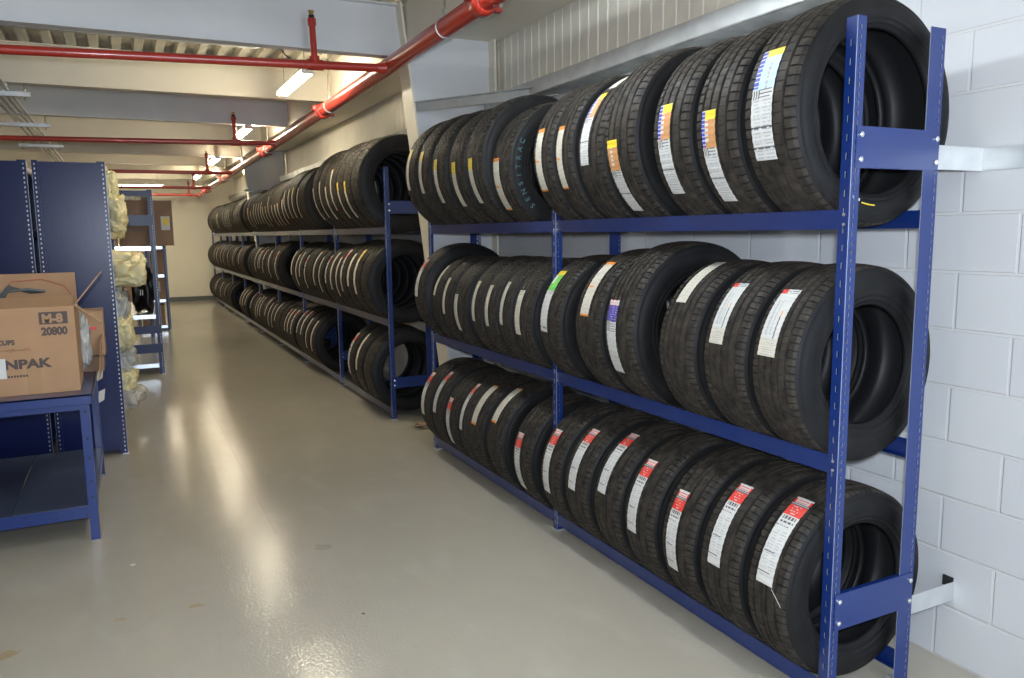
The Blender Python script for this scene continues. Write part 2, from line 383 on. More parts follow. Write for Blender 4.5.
def cell(style, u, v, i, j):
    P, I, D, K = M['paper'], M['inkg'], M['inkd'], M['cream']
    h = (i*7919+(j//2)*104729+i*j*31) % 17
    row = j % 3 == 0
    def txt(base, ink, a=.1, c=.9, k=11): return ink if (row and a < u < c and h < k) else base
    def bars(base): return (D if i % 2 else base)
    if style == 'plain':
        if v < .12: return txt(K, D, .1, .9, 12)
        return txt(K, I, .15, .85, 8)
    if style == 'yellow':
        if v < .24: return txt(M['lyel'], D, .2, .8, 9)
        return txt(K, I)
    if style == 'oends':
        if v < .06 or v > .965: return M['lor']
        if .50 < v < .53 and u < .6: return M['lor']
        return txt(K, I, .15, .8, 6)
    if style == 'odge':
        if v < .04 or v > .96: return M['lor']
        return txt(K, I, .15, .85, 8)
    if style in ('orange', 'orangeblue'):
        if style == 'orangeblue' and u < .24 and v < .36: return P if (j % 4 == 0) else M['lblue']
        if v < .09: return M['lyel']
        if v < .38: return P if (.28 < u < .5 and v < .33 and j % 5 not in (0, 1)) else M['ltan']
        if v < .46: return bars(P) if u < .35 else txt(P, D, .4, .9, 14)
        return txt(P, I) if not .70 < v < .71 else D
    if style == 'blue':
        if u < .26 and v < .36: return P if (j % 4 == 0) else M['lblue']
        if v < .07: return M['lyel']
        if v < .38: return I if (.55 < u < .66 and v > .14 and j % 4) else M['lsky']
        if v < .46: return bars(P) if u < .35 else txt(P, D, .4, .95, 15)
        if .70 < v < .715 or .88 < v < .895: return D if (h < 12) else P
        return txt(P, I, .1, .45, 14) if u < .5 else txt(P, I, .55, .92, 14)
    if style == 'silver':
        if v < .08: return M['lred'] if u < .3 else txt(P, D, .3, .95, 14)
        if .66 < u < .78 and .36 < v < .76: return M['lor'] if v < .45 else D
        if .2 < u < .3 and .2 < v < .72: return I if j % 3 else P
        if .42 < u < .5 and .2 < v < .72: return I if j % 4 else P
        if v > .76: return txt(M['cream'], I, .1, .9, 12)
        return P
    if style == 'purple':
        if v < .07: return txt(P, M['lred'], .1, .9, 10)
        if v < .28: return P if (row and h < 6 and u > .3) else M['lpur']
        if v < .42: return bars(P) if u < .4 else txt(P, D, .45, .95, 14)
        return txt(P, I)
    if style == 'green':
        if v < .09: return M['lyel']
        if v < .36: return M['lgrn'] if (u > .35 or v > .25) else P
        if v < .44: return txt(P, D, .1, .9, 14)
        if .92 < v < .95: return D if h < 9 else P
        return txt(P, I, .1, .9, 6)
    if style == 'red':
        if v < .085: return M['lred'] if (v > .02 and (u < .12 or u > .88 or (row and .2 < u < .8))) else P
        if v < .115: return I if j % 2 else D
        if v < .25: return P if (row and .25 < u < .75 and h < 8) else M['lred']
        if .26 < v < .30: return (D if i % 3 else P) if .1 < u < .9 else P
        if .32 < v < .345: return (D if i % 4 else P) if .15 < u < .85 else P
        if .38 < v < .39 or .665 < v < .675 or .875 < v < .885: return D if (u < .78 and h < 13) else P
        if .42 < v < .92 and (.1 < u < .45 or .55 < u < .9): return txt(P, I, 0, 1, 13)
        return P
    return P
def label_obj(style, a0, a1, off, width, parent, sx=1., fine=True):
    """paper strip over the tread from angle a0 (top) to a1 (bottom), degrees above the aisle side"""
    nu, nv = (16, 96) if fine else (5, 30)
    b = MB(); vs = []
    for j in range(nv+1):
        a = math.radians(a0+(a1-a0)*j/nv)
        for i in range(nu+1):
            y = off+width*(.5-i/nu); t = y/.094
            r = R0-.007*t*t+.0022+.0006*math.sin(j*.9)
            vs.append((-r*math.cos(a), y, r*math.sin(a)+R0))
    b.v = vs
    for j in range(nv):
        for i in range(nu):
            q = j*(nu+1)+i
            b.f.append((q, q+1, q+nu+2, q+nu+1)); b.m.append(b.mi(cell(style, (i+.5)/nu, (j+.5)/nv, i, j))); b.sm.append(True)
    me = b.mesh('paper_label')
    return me

XC, HG = 2.057, .184
LEVEL = {'top': 1.553, 'middle': .820, 'bottom': .090}
SHELF = {'top': 'top', 'middle': 'middle', 'bottom': 'bottom'}
def place_tire(y, R, w, level, style, rb, seg, label, group, name='tire', lab=None, tilt=0):
    zc = LEVEL[level]+math.sqrt(R*R-HG*HG)
    root = thing(name, label, 'tire', (XC, y, zc-R), group)
    root.scale = (R/R0, w/W0, R/R0); root.rotation_euler = (0, 0, tilt)
    t, s1, s2, li = tire_meshes(style, rb, seg)
    link('tread', t, root); link('sidewall', s1, root); link('sidewall', s2, root); link('inner_liner', li, root)
    if lab: link('paper_label', lab, root)
    return root

STY = {'blue': 'blue and white label', 'orangeblue': 'tan and white label', 'orange': 'tan topped white label', 'oends': 'orange ended label', 'yellow': 'yellow topped label',
       'silver': 'silver white label', 'plain': 'plain cream label', 'purple': 'violet and white label', 'green': 'green and white label', 'red': 'red and white label', 'odge': 'orange edged label'}
ORD = 'first second third fourth fifth sixth seventh eighth ninth tenth eleventh twelfth thirteenth fourteenth fifteenth sixteenth seventeenth eighteenth nineteenth twentieth'.split()
TENS = {20: 'twenty', 30: 'thirty', 40: 'forty', 50: 'fifty', 60: 'sixty'}
def ordinal(n):
    if n <= 20: return ORD[n-1]
    if n % 10 == 0: return {30: 'thirtieth', 40: 'fortieth', 50: 'fiftieth', 60: 'sixtieth'}[n]
    return TENS[n//10*10]+'-'+ORD[n % 10-1]

near = {
 'top': [(1.765,.345,.235,31,-24,.018,'blue'),(2.002,.34,.221,7,-46,.02,'orangeblue'),(2.233,.34,.229,16,-38,.02,'orangeblue'),(2.53,.35,.235,-1,-51,.03,'orange'),(2.767,.33,.215,45,-10,.03,'orangeblue'),(2.965,.34,.168,19,-27,.025,'oends'),
         (3.155,.34,.195,21,-27,.019,'oends'),(3.609,.33,.24,8,-40,.03,'oends'),(3.865,.365,.24,4,-35,.022,'yellow'),(4.125,.36,.24,5,-36,.01,'yellow'),(4.385,.365,.24,10,-31,.02,'yellow'),(4.635,.37,.235,20,-20,.02,'yellow'),(4.873,.37,.225,26,-15,.02,'yellow')],
 'middle': [(1.745,.315,.203,49,7,.025,'silver'),(1.967,.315,.225,51,9,.03,'silver'),(2.216,.315,.225,75,32,.02,'plain'),(2.533,.345,.225,20,-30,.035,'purple'),(2.79,.33,.22,56,9,.013,'oends'),(3.142,.315,.225,50,-7,.035,'green'),(3.445,.305,.225,29,-14,.03,'plain'),
            (3.64,.305,.16,36,-8,.03,'plain'),(3.822,.305,.18,30,-13,.03,'plain'),(4.003,.305,.17,33,-11,.03,'plain'),(4.268,.30,.22,16,-27,.03,'plain'),(4.473,.30,.17,34,-10,.026,'plain'),(4.645,.30,.16,52,10,.03,'plain'),(4.86,.335,.225,43,-2,.031,'red')],
 'bottom': [(1.738,.32,.189,63,7,.001,'red'),(1.956,.32,.222,57,2,.015,'red'),(2.181,.32,.21,37,-18,.025,'red'),(2.419,.32,.222,48,-7,.035,'red'),(2.66,.315,.222,65,10,.03,'red'),(2.905,.315,.222,55,0,.021,'red'),(3.145,.315,.215,42,-16,.025,'red'),
            (3.455,.31,.222,26,-31,.03,'red'),(3.77,.315,.222,67,22,.03,'odge'),(4.035,.31,.222,61,11,.019,'odge'),(4.213,.31,.16,55,-2,.03,'red'),(4.425,.305,.22,28,-29,.035,'red'),(4.648,.31,.205,56,1,.035,'red'),(4.868,.31,.222,46,-10,.035,'red')]}
tstyle = {'top': 0, 'middle': 2, 'bottom': 1}
for lv, L in near.items():
    for i, (y, R, w, a0, a1, off, st) in enumerate(L):
        rb = .226 if (lv == 'top' and i == 0) else (.205 if lv == 'bottom' else (.193 if lv == 'middle' else .20))
        s = tstyle[lv]
        if lv == 'top' and i in (7, 8, 9, 10, 11, 12): s = 2
        if lv == 'bottom' and i > 7: s = 2 if i < 10 else 0
        lw = {'plain': .055, 'red': .062, 'yellow': .05}.get(st, .066)
        if i == 0: lw = .08
        lab = label_obj(st, a0, a1, off, lw, None)
        root = place_tire(y, R, w, lv, s, rb, (288, 320, 336)[s],
            "tire with %s, %s from near end of near rack's %s shelf" % (STY[st], ordinal(i+1), lv), 'tires on the %s shelf of the near rack' % lv, lab=lab)
        if lv == 'top' and i == 7:   # teal letters on the sidewall
            cu = bpy.data.curves.new('letters', 'FONT'); cu.size = .036; cu.align_x = 'CENTER'; cu.extrude = .0006
            for k, ch in enumerate('SENSITRAC'):
                c2 = cu.copy(); c2.body = ch; to = bpy.data.objects.new('tmp', c2); C.objects.link(to)
                bpy.context.view_layer.update()
                me = bpy.data.meshes.new_from_object(to.evaluated_get(bpy.context.evaluated_depsgraph_get())); bpy.data.objects.remove(to)
                me.materials.clear(); me.materials.append(M['teal'])
                a = math.radians(-44+k*8.6)         # angle above the aisle side
                rr = .262
                o = link('sidewall_letter', me, root)
                ol = Vector((-math.cos(a), 0, math.sin(a)))   # outward = letter up
                rt = Vector((math.sin(a), 0, math.cos(a)))    # reading direction, upwards
                o.matrix_local = Matrix(((rt.x, ol.x, 0, -rr*math.cos(a)), (0, 0, -1, -.1105), (rt.z, ol.z, 0, R0+rr*math.sin(a)), (0, 0, 0, 1)))
        if lv == 'top' and i == 0:
            for (a0_, a1_, r_m, mm, hw_) in ((63, 74, .2525, 'paper', .0035), (76, 88, .257, 'lyel', .0015)):
                bt = MB(); pv = []
                for k in range(5):
                    a_ = math.radians(a0_+(a1_-a0_)*k/4)
                    pv += [(-(r_m-hw_)*math.cos(a_), -.1082, R0-(r_m-hw_)*math.sin(a_)), (-(r_m+hw_)*math.cos(a_), -.1082, R0-(r_m+hw_)*math.sin(a_))]
                bt.add(pv, [(2*k, 2*k+1, 2*k+3, 2*k+2) for k in range(4)], M[mm]); bt.obj('paint_mark', root, solid=.0008)
        if lv == 'bottom' and i == 0:
            bt = MB(); bt.add([(-.316, -.03, R0+.037), (-.318, -.036, R0+.032), (-.338, -.105, R0+.002), (-.337, -.100, R0+.009)], [(0, 1, 2, 3)], M['paper']); bt.obj('label_strip', root, solid=.0006)
        if lv == 'top' and i == 4:
            link('paper_label', label_obj('plain', 74, 50, .0, .055, None), root)

# far rack tyres
P0, PITCH = 5.98, 1.66
posts_far = [P0+PITCH*k for k in range(9)]
FT = [6.46,6.68,6.92,7.15,7.3,7.54,8.44,8.7,8.93,9.1,9.34,9.58,10.04,10.19,10.33,10.4,10.72,10.96,11.16,11.48,11.7,11.85,11.94,12.16,12.36,13.12,14.74,15.03,15.18,15.49,16.52,16.89,18.1]
FM = [6.29,6.52,6.74,7.01,7.24,7.44,7.65,7.9,8.04,8.46,8.65,8.87,9.09,9.27,10.3,10.86,11.26,11.43,11.71,12.09,13.02,13.25,13.99,14.72,15.31,16.03,16.6,17.27,17.86]
FB = [6.48,6.75,8.38,8.65,8.89,9.17,9.35,9.6,9.97,10.62,10.78,11.08,11.43,11.77,11.99,12.29,12.67,13.03,13.37,13.66,13.91,16.27,17.11,17.87]
EMPTY = {'top': [(7.63, 8.16), (13.09, 13.31), (18.75, 19.3)], 'middle': [(9.43, 10.12), (13.09, 13.31)], 'bottom': [(6.88, 8.2), (13.09, 13.31), (14.1, 15.4)]}
def rad(lv, y):
    if lv == 'top': return .395 if y < 7.64 else (.365 if y < 9.2 else (.35 if y < 11 else (.335 if y < 13 else .33)))
    if lv == 'middle': return .345 if y < 7 else (.325 if y < 9.5 else (.33 if y < 11 else .315))
    return .35 if y < 7 else (.325 if y < 9.5 else .315)
fmesh = {}
def fl(style, a0, a1, wd):
    k = (style, a0, a1, wd)
    if k not in fmesh: fmesh[k] = label_obj(style, a0, a1, .02, wd, None, fine=False)
    return fmesh[k]
rnd = random.Random(3)
for lv, seeds in (('top', FT), ('middle', FM), ('bottom', FB)):
    idx = 0
    for k in range(8):
        lo, hi = posts_far[k]+.052, posts_far[k+1]-.006
        segs = [(lo, hi)]
        for e0, e1 in EMPTY[lv]:
            ns = []
            for a, c in segs:
                if e1 <= a or e0 >= c: ns.append((a, c))
                else:
                    if e0-a > .15: ns.append((a, e0))
                    if c-e1 > .15: ns.append((e1, c))
            segs = ns
        for a, c in segs:
            n = max(1, int((c-a)/.222)); pitch = (c-a)/n
            if pitch > .27: pitch = .25
            w = min(pitch-.006, .235)
            for q in range(n):
                y = a+w/2+.002+q*pitch
                idx += 1
                has = any(abs(sd-y) < .13 for sd in seeds)
                R = rad(lv, y)+rnd.uniform(-.006, .006)
                lab = None; st = None
                if has:
                    st = rnd.choice(['plain', 'plain', 'yellow', 'odge']) if lv == 'top' else rnd.choice(['plain', 'odge', 'plain', 'red'])
                    if lv == 'top' and idx <= 3: st = 'yellow'
                    if lv == 'bottom' and idx <= 2: st = 'plain'
                    if lv == 'middle' and idx <= 2: st = 'yellow'
                    if lv == 'top': aa = rnd.choice([(12, -38), (22, -30), (4, -42)])
                    elif lv == 'middle': aa = rnd.choice([(48, -18), (38, -28), (42, -8)])
                    else: aa = rnd.choice([(58, 5), (46, -16), (52, -4)])
                    lab = fl(st, aa[0], aa[1], rnd.choice([.05, .06]))
                ds = 'tire with '+STY[st] if st else 'unlabelled tire'
                place_tire(y, R, w, lv, 2 if idx % 3 else 0, .20 if not (lv == 'bottom' and idx < 3) else .215, 90 if y > 8 else 180,
                           "%s, %s from near end of far rack's %s shelf" % (ds, ordinal(idx), lv), 'tires on the %s shelf of the far rack' % lv, lab=lab)

# ------------------------------------------------------------------ tyre racks
def flange(b, org, du, w, H, holes, m):
    """perforated strip from org along du (width) and up; holes = (u0,u1,height,pitch,phase)"""
    org = Vector(org); du = Vector(du)
    u0, u1, h, pitch, ph = holes
    us = [0, u0, u1, w]; vs = []; fs = []; zs = [0]; z = ph; hol = []
    while z+h < H-.01:
        zs += [z, z+h]; hol.append(len(zs)-2); z += pitch
    zs.append(H)
    for z in zs:
        for u in us: vs.append(org+du*u+Vector((0, 0, z)))
    for j in range(len(zs)-1):
        for i in range(3):
            if i == 1 and j in hol: continue
            fs.append((j*4+i, j*4+i+1, j*4+i+5, j*4+i+4))
    b.add(vs, fs, m)
PM = {}
def post(parent, x, y, sx, sy, H, m, z0=0):
    """L section: flange A in plane x=const running sy along y, flange B in plane y=const running sx along x"""
    k = (sx, sy, H, m.name)
    if k not in PM:
        b = MB()
        flange(b, (0, 0, 0), (0, sy, 0), .036, H, (.014, .020, .019, .052, .03), m)
        flange(b, (0, 0, 0), (sx, 0, 0), .034 if sx > 0 else (.066 if m is M['blue'] else .05), H, (.010, .016, .013, .026, .02) if m is M['blue'] else (.012, .019, .012, .030, .02), m)
        b.mi(M['edge']); PM[k] = b.mesh('upright_post')
    o = link('upright_post', PM[k], parent, solid=.003); o.location = (x, y, z0)
    o.modifiers[0].material_offset_rim = 1
    return o
def bolt(parent, x, y, z, ny=-1):
    b = MB(); b.tube([(x, y, z), (x, y+ny*.006, z)], .0085, M['bolt'], 6); b.tube([(x, y+ny*.006, z), (x, y+ny*.008, z)], [.008, .004], M['bolt'], 6)
    return b.obj('bolt', parent)
X0, X1 = 1.87, 2.243
def rack(label, group, ps, endflip, m):
    r = thing('tire_rack', label, 'rack', (0, 0, 0), group)
    for i, y in enumerate(ps):
        last = endflip and i == len(ps)-1
        post(r, X0, y, 1, -1 if last else 1, 2.085 if ps[0] < 3 else 2.02, m)
        post(r, X1, y, -1, -1 if last else 1, 2.085 if ps[0] < 3 else 2.02, m)
        for xx in (X0+.018, X1-.018):
            b = MB(); b.box(xx-.02, xx+.025, y-.005 if not last else y-.05, y+.05 if not last else y+.005, 0, .006, M['galv']); b.obj('foot_plate', r)
    for i in range(len(ps)-1):
        ya, yb = ps[i]+.004, ps[i+1]-.002
        for lv, z in LEVEL.items():
            for x, sg in ((X0, 1), (X1, -1)):
                cuts = [(ya, yb)] if not (sg == -1 and ya < 13.2 < yb) else [(ya, 13.09), (13.31, yb)]
                for ca, cb_ in cuts:
                    b = MB()
                    xa, xb = sorted((x+sg*.0035, x+sg*.0075)) ; b.box(xa, xb, ca, cb_, z-.056, z, m)
                    xa, xb = sorted((x+sg*.0075, x+sg*.032)); b.box(xa, xb, ca, cb_, z-.056, z-.053, m)
                    bm_ = b.obj('shelf_beam', r)
                if ps[0] < 3 and sg == 1:
                    for yy in (ya+.012, yb-.012):
                        for dz in (.014, .042):
                            b = MB(); b.tube([(x+.003, yy, z-dz), (x-.004, yy, z-dz)], .005, M['bolt'], 8); b.obj('rivet', bm_)
    return r
nr = rack('near blue steel tire rack with three shelves beside the block wall', None, [1.59, 3.285, 5.03], True, M['blue'])
fr = rack('long blue steel tire rack stretching to the far end wall', None, posts_far, False, M['blue'])
def end_brace(r, y, za, zb, m, dark=False):
    b = MB(); b.box(X0+.012, X1-.004, y-.004, y-.0015, za, zb, m); b.box(X0+.012, X1-.004, y-.004, y+.012, za-.002, za, m); b.box(X0+.012, X1-.004, y-.004, y+.012, zb, zb+.002, m)
    o = b.obj('end_brace', r)
    for x in (X0+.028, X1-.020):
        for z in (za+.022, zb-.022): bolt(o, x, y-.004, z)
for z in ((.268, .382), (1.672, 1.785)):
    end_brace(nr, 1.59, z[0], z[1], M['blue']); end_brace(nr, 5.034, z[0], z[1], M['blue'])
for yy in posts_far: 
    end_brace(fr, yy, .262, .345, M['blue'])
end_brace(fr, posts_far[0], 1.66, 1.755, M['blue'])

# wall ties
b = MB(); b.box(X1-.004, XW-.004, 1.600, 1.603, 1.675, 1.748, M['galv']); b.box(XW-.006, XW-.001, 1.05, 1.603, 1.675, 1.748, M['galv'])
tag(b.obj('wall_tie'), 'galvanised strap tying the upper near rack post to the wall', 'bracket')
b = MB(); b.box(X1-.004, XW-.001, 1.600, 1.603, .226, .292, M['galv']); t = b.obj('wall_tie'); tag(t, 'galvanised strap tying the lower near rack post to the wall', 'bracket')
b = MB(); b.box(XW-.006, XW-.0005, 1.603, 1.64, .27, .305, M['hole']); b.obj('end_plate', t)

# ------------------------------------------------------------------ sprinkler pipes
def pz(y): return 2.61-(y-4)*.012
XP = 1.66
main = thing('sprinkler_pipe', 'thick red sprinkler main pipe running along the aisle under the ceiling', 'pipe', (XP, 0, 2.6))
def rel(p): return (p[0]-XP, p[1], p[2]-2.6)
b = MB(); b.tube([rel((XP, yy, pz(yy))) for yy in (-3.9, 0, 5, 10, 15, 19.72)], .052, M['red'], 24); b.obj('pipe_run', main)
def coupling(y, lbl=True):
    b = MB(); z = pz(y)
    b.tube([rel((XP, y-.045, z)), rel((XP, y-.035, z)), rel((XP, y+.035, z)), rel((XP, y+.045, z))], [.058, .068, .068, .058], M['red'], 24)
    for s in (-1, 1):
        b.obox(rel((XP+s*.075, y, z-.02 if s > 0 else z+.02)), (.018, 0, 0), (0, .02, 0), (0, 0, .022), M['red'])
    o = b.obj('coupling', main)
    for s in (-1, 1):
        b = MB(); zc = z-.02 if s > 0 else z+.02
        b.tube([rel((XP+s*.078, y-.038, zc)), rel((XP+s*.078, y+.038, zc))], .009, M['bolt'], 8); b.obj('bolt', o)
for y in (3.62, 7.02, 10.2, 14.6, 17.5): coupling(y)
for y in (4.12, 6.75, 9.9, 14.3, 18.2):
    b = MB(); z = pz(y)
    b.tube([rel((XP+.056*math.sin(a), y, z+.056*math.cos(a))) for a in [2*PI*k/20 for k in range(21)]], .004, M['galv'], 6)
    b.tube([rel((XP, y, z+.056)), rel((XP-.012, y, z+.09)), rel((XP, y, z+.11))], .006, M['galv'], 8)
    h = b.obj('hanger_ring', main)
    b = MB(); b.tube([rel((XP, y, z+.1)), rel((XP, y, ZD))], .0055, M['rod'], 8); b.obj('hanger_rod', h)
for y, dr, xs in ((5.06, .032, 1.16), (9.15, .018, 1.19), (13.0, .008, 1.26), (16.4, .004, 1.32), (18.7, 0, 1.40)):
    z = pz(y)-.03
    words_ = {5.06: 'nearest to the camera, above the column', 9.15: 'second from the column, above the rack ends', 13.0: 'third from the column', 16.4: 'fourth from the column', 18.7: 'close to the far end wall'}[y]
    t = thing('branch_pipe', 'thin red sprinkler branch pipe, '+words_, 'pipe', (0, y, z), 'sprinkler branch pipes across the ceiling')
    t.rotation_euler = (0, -dr, 0); t.location.z -= math.sin(dr)*XP
    b = MB(); b.tube([(-6.5, 0, 0), (XP-.05, 0, 0)], .026, M['red'], 16); b.obj('pipe_run', t)
    b = MB(); b.tube([(XP-.10, 0, 0), (XP-.045, 0, 0)], [.030, .036], M['red'], 16); b.obj('outlet_fitting', t)
    for xk, x in enumerate((xs, xs-3.1, xs-6.2)):
        b = MB(); b.tube([(x-.05, 0, 0), (x+.05, 0, 0)], .033, M['red'], 16); b.tube([(x, 0, 0), (x, 0, .05)], .031, M['red'], 16)
        f = b.obj('tee_fitting', t)
        b = MB(); b.tube([(x, 0, .03), (x, 0, .255)], .0195, M['red'], 14); b.tube([(x, 0, .235), (x, 0, .275)], .026, M['red'], 14); b.obj('riser', t)
        b = MB(); b.tube([(x, 0, .27), (x, 0, .295)], .018, M['hole'], 10); b.tube([(x, 0, .295), (x, 0, .315)], .012, M['brass'], 10); b.tube([(x, 0, .318), (x, 0, .322)], .02, M['brass'], 12)
        for s in (-1, 1): b.tube([(x+s*.012, 0, .30), (x+s*.012, 0, .32)], .003, M['brass'], 6)
        b.obj('sprinkler_head', t)

# ------------------------------------------------------------------ light fittings
def fixture(x, y, z, ln, label, along='y', tm='tube'):
    t = thing('ceiling_light', label, 'light', (x, y, z), 'twin tube lights hung along the aisle')
    V = (lambda a, c, d: (a, c, d)) if along == 'y' else (lambda a, c, d: (c, a, d))
    b = MB(); p0 = V(-.035, -ln/2, .03); p1 = V(.035, ln/2, .06)
    b.box(min(p0[0], p1[0]), max(p0[0], p1[0]), min(p0[1], p1[1]), max(p0[1], p1[1]), .022, .04, M['lamp']); b.obj('housing', t, bevel=.004)
    for s in (-1, 1):
        b = MB(); b.tube([V(s*.028, -ln/2+.02, 0), V(s*.028, ln/2-.02, 0)], .0145, M[tm], 12); b.obj('tube', t)
    for e in (-1, 1):
        b = MB()
        q0 = V(-.044, e*ln/2-.012*(e > 0), 0); q1 = V(.044, e*ln/2+.012*(e < 0), 0)
        b.box(min(q0[0], q1[0]), max(q0[0], q1[0]), min(q0[1], q1[1]), max(q0[1], q1[1]), -.012, .024, M['lamp']); b.obj('lamp_holder', t)
        b = MB(); xx = V(0, e*(ln/2-.1), 0)
        b.tube([(xx[0], xx[1], .06), (xx[0], xx[1], ZD-z)], .0025, M['rod'], 6); b.obj('hanger_wire', t)
    return t
fixture(1.30, 6.42, 2.675, 1.0, 'twin tube light hung just beyond the first cross beam')
fixture(1.36, 9.75, 2.69, .9, 'twin tube light hung by the second red branch pipe')
fixture(1.42, 13.55, 2.69, 1.1, 'twin tube light, third along the aisle')
fixture(1.46, 17.3, 2.69, 1.1, 'twin tube light, last before the far end wall')
fixture(1.22, 2.75, 2.675, 1.1, 'twin tube light hung over the near aisle, outside the picture', tm='ctube')
fixture(1.15, -.7, 2.675, 1.1, 'twin tube light hung behind the camera position', tm='ctube')
fixture(.35, 17.4, 2.50, .95, 'bright crosswise tube light above the distant shelving', along='x')
for y in (0.5, 8.5, 15): fixture(-3.6, y, 2.60, 1.15, 'twin tube light over the neighbouring aisle, y%d' % y if 0 else {0.5: 'twin tube light over the neighbouring aisle near the workbench', 8.5: 'twin tube light over the neighbouring aisle behind the blue shelving', 15: 'twin tube light over the neighbouring aisle by the end wall'}[y])

# conduits and trapezes at the ceiling
for k in range(4):
    b = MB(); x = -.72-.05*k
    b.tube([(x, 1.5, 2.675), (x, 19.6, 2.675)], .012, M['galv'], 10)
    tag(b.obj('conduit'), 'grey steel conduit, %s from the aisle in the bundle' % ORD[k], 'conduit', 'conduits under the ceiling')
for y, w in ((7.5, 'near the second cross beam'), (9.45, 'just beyond the second cross beam'), (11.5, 'above the blue shelving')):
    t = thing('conduit_hanger', 'galvanised channel trapeze holding the conduits, '+w, 'hanger', (-.81, y, 2.635), 'conduit trapezes')
    b = MB(); b.box(-.24, .24, -.02, .02, -.013, .026, M['galv']); b.obj('channel', t, bevel=.002)
    for s in (-.2, .2):
        b = MB(); b.tube([(s, 0, -.04), (s, 0, ZD-2.635)], .005, M['rod'], 8); b.tube([(s, 0, .03), (s, 0, .045)], .012, M['bolt'], 6); b.obj('rod', t)
b = MB(); b.tube([(-7, 6.3, 2.90), (1.0, 6.3, 2.90), (1.12, 6.3, 2.93)], .011, M['galv'], 10); tag(b.obj('conduit'), 'single grey conduit crossing the aisle behind the first beam', 'conduit')
b = MB(); b.tube([(1.29, 6.1, 2.70), (1.26, 6.05, 2.76), (1.18, 6.1, 2.82), (1.15, 6.2, 2.92), (1.12, 6.3, 2.93)], .004, M['hole'], 6); tag(b.obj('lamp_cable'), 'thin dark cable feeding the first ceiling light', 'cable')

# ------------------------------------------------------------------ left shelving
def box_rack(label, x0, x1, y0, y1, H, shelves, side, m, sheet=None, braces=()):
    r = thing('storage_rack', label, 'rack', (0, 0, 0), 'blue storage racks across the aisle')
    for (x, sx) in ((x0, 1), (x1, -1)):
        post(r, x, y0, sx, 1, H, m); post(r, x, y1, sx, -1, H, m)
    for (x, sx) in ((x0, 1), (x1, -1)):
        b = MB(); xa, xb = sorted((x+sx*.006, x+sx*.026)); b.box(xa, xb, y0+.0025, y0+.004, .02, H-.02, M['galvd']); b.obj('bright_backing_strip', r)  # added pale strip that makes the post holes show bright
    if side:
        b = MB(); b.box(x0+.004, x1-.004, y0+.006, y0+.009, .03, H-.008, m); b.box(x0+.004, x1-.004, y0+.002, y0+.009, H-.012, H-.008, m); b.obj('side_panel', r)
        b = MB(); b.box(x0+.004, x1-.004, y1-.009, y1-.006, .03, H-.008, m); b.obj('side_panel', r)
    for z in shelves:
        b = MB(); b.box(x0+.012, x1-.012, y0+.012, y1-.012, z-.003, z, sheet or m)
        for xx in (x0+.012, x1-.014): b.box(xx, xx+.002, y0+.012, y1-.012, z-.045, z-.003, m)
        for yy in (y0+.012, y1-.014): b.box(x0+.012, x1-.012, yy, yy+.002, z-.045, z-.003, sheet or m)
        b.obj('shelf', r)
    for z0, z1 in braces:
        b = MB(); b.box(x0+.01, x1-.01, y0-.004, y0-.0015, z0, z1, m); b.obj('end_brace', r)
    for x in (x0, x1):
        b = MB(); b.box(x-.03 if x == x1 else x-.008, x+.008 if x == x1 else x+.03, y0-.008, y0+.03, 0, .005, M['galv']); b.obj('foot_plate', r)
    return r
ra = box_rack('tall dark blue rack with solid end panel, beside the aisle behind the workbench', -.485, -.065, 5.95, 8.7, 2.0, [.10, .62, 1.12, 1.55, 1.97], True, M['dblue'])
for x in (-.45, -.10):
    b = MB(); b.box(x-.02, x+.02, 5.944, 5.949, 1.0, 1.05, M['galv'])
rb_ = box_rack('tall dark blue rack with solid end panel, back to back behind the cup box', -.97, -.515, 5.95, 8.7, 2.0, [.10, .62, 1.12, 1.55, 1.97], True, M['dblue'])
rc = box_rack('open ended blue rack with zinc shelves, second along the aisle', -.13, .325, 9.3, 11.9, 2.0, [.12, .66, 1.40, 1.98], False, M['dblue'], M['shelf'], [(1.62, 1.735), (.455, .54), (.24, .34), (1.93, 1.99)])
rd = box_rack('low blue rack with cardboard boxes, farthest along the aisle', .16, .625, 13.7, 16.2, 1.62, [.08, .50, .90, 1.35], False, M['dblue'], M['shelf'], [])

def blob(name, c, s, seed, m, amp=.25, fr=2.2, sub=4, parent=None, extra=None):
    bm = bmesh.new(); bmesh.ops.create_icosphere(bm, subdivisions=sub, radius=1)
    o3 = Vector((seed*3.1, seed*1.7, seed*.9))
    for v in bm.verts:
        p = v.co.copy()
        sq = Vector([math.copysign(abs(q)**.75, q) for q in p])
        k = 1+amp*1.3*noise.noise(p*fr+o3)-amp*.9*abs(noise.noise(p*fr*1.9+o3))-amp*.6*abs(noise.noise(p*fr*4.3+o3))-amp*.3*abs(noise.noise(p*fr*8+o3))
        v.co = Vector((sq.x*s[0]*k, sq.y*s[1]*k, sq.z*s[2]*k))
    me = bpy.data.meshes.new(name); bm.to_mesh(me); bm.free(); me.materials.append(m)
    for pl in me.polygons: pl.use_smooth = True
    o = link(name, me, parent); o.location = c
    return o
def bagged(c, s, seed, label, foam=True, m='bag'):
    o = blob('plastic_bag', c, [q*1.15 for q in s], seed, M[m], .22, 1.7, 5); tag(o, label, 'bag', 'bags bulging from the blue rack')
    if foam: blob('foam_piece', (0.0, -.02, -.1*s[2]), (s[0]*.62, s[1]*.7, s[2]*.62), seed+9, M['foam'], .15, parent=o)
    return o
bagged((-.08, 6.45, 1.86), (.075, .22, .13), 1, 'pale yellow plastic bag drooping from the top shelf of the panelled rack', False)
bagged((-.045, 6.5, 1.66), (.085, .24, .15), 2, 'crumpled pale yellow bag hanging just under the topmost bag', False)
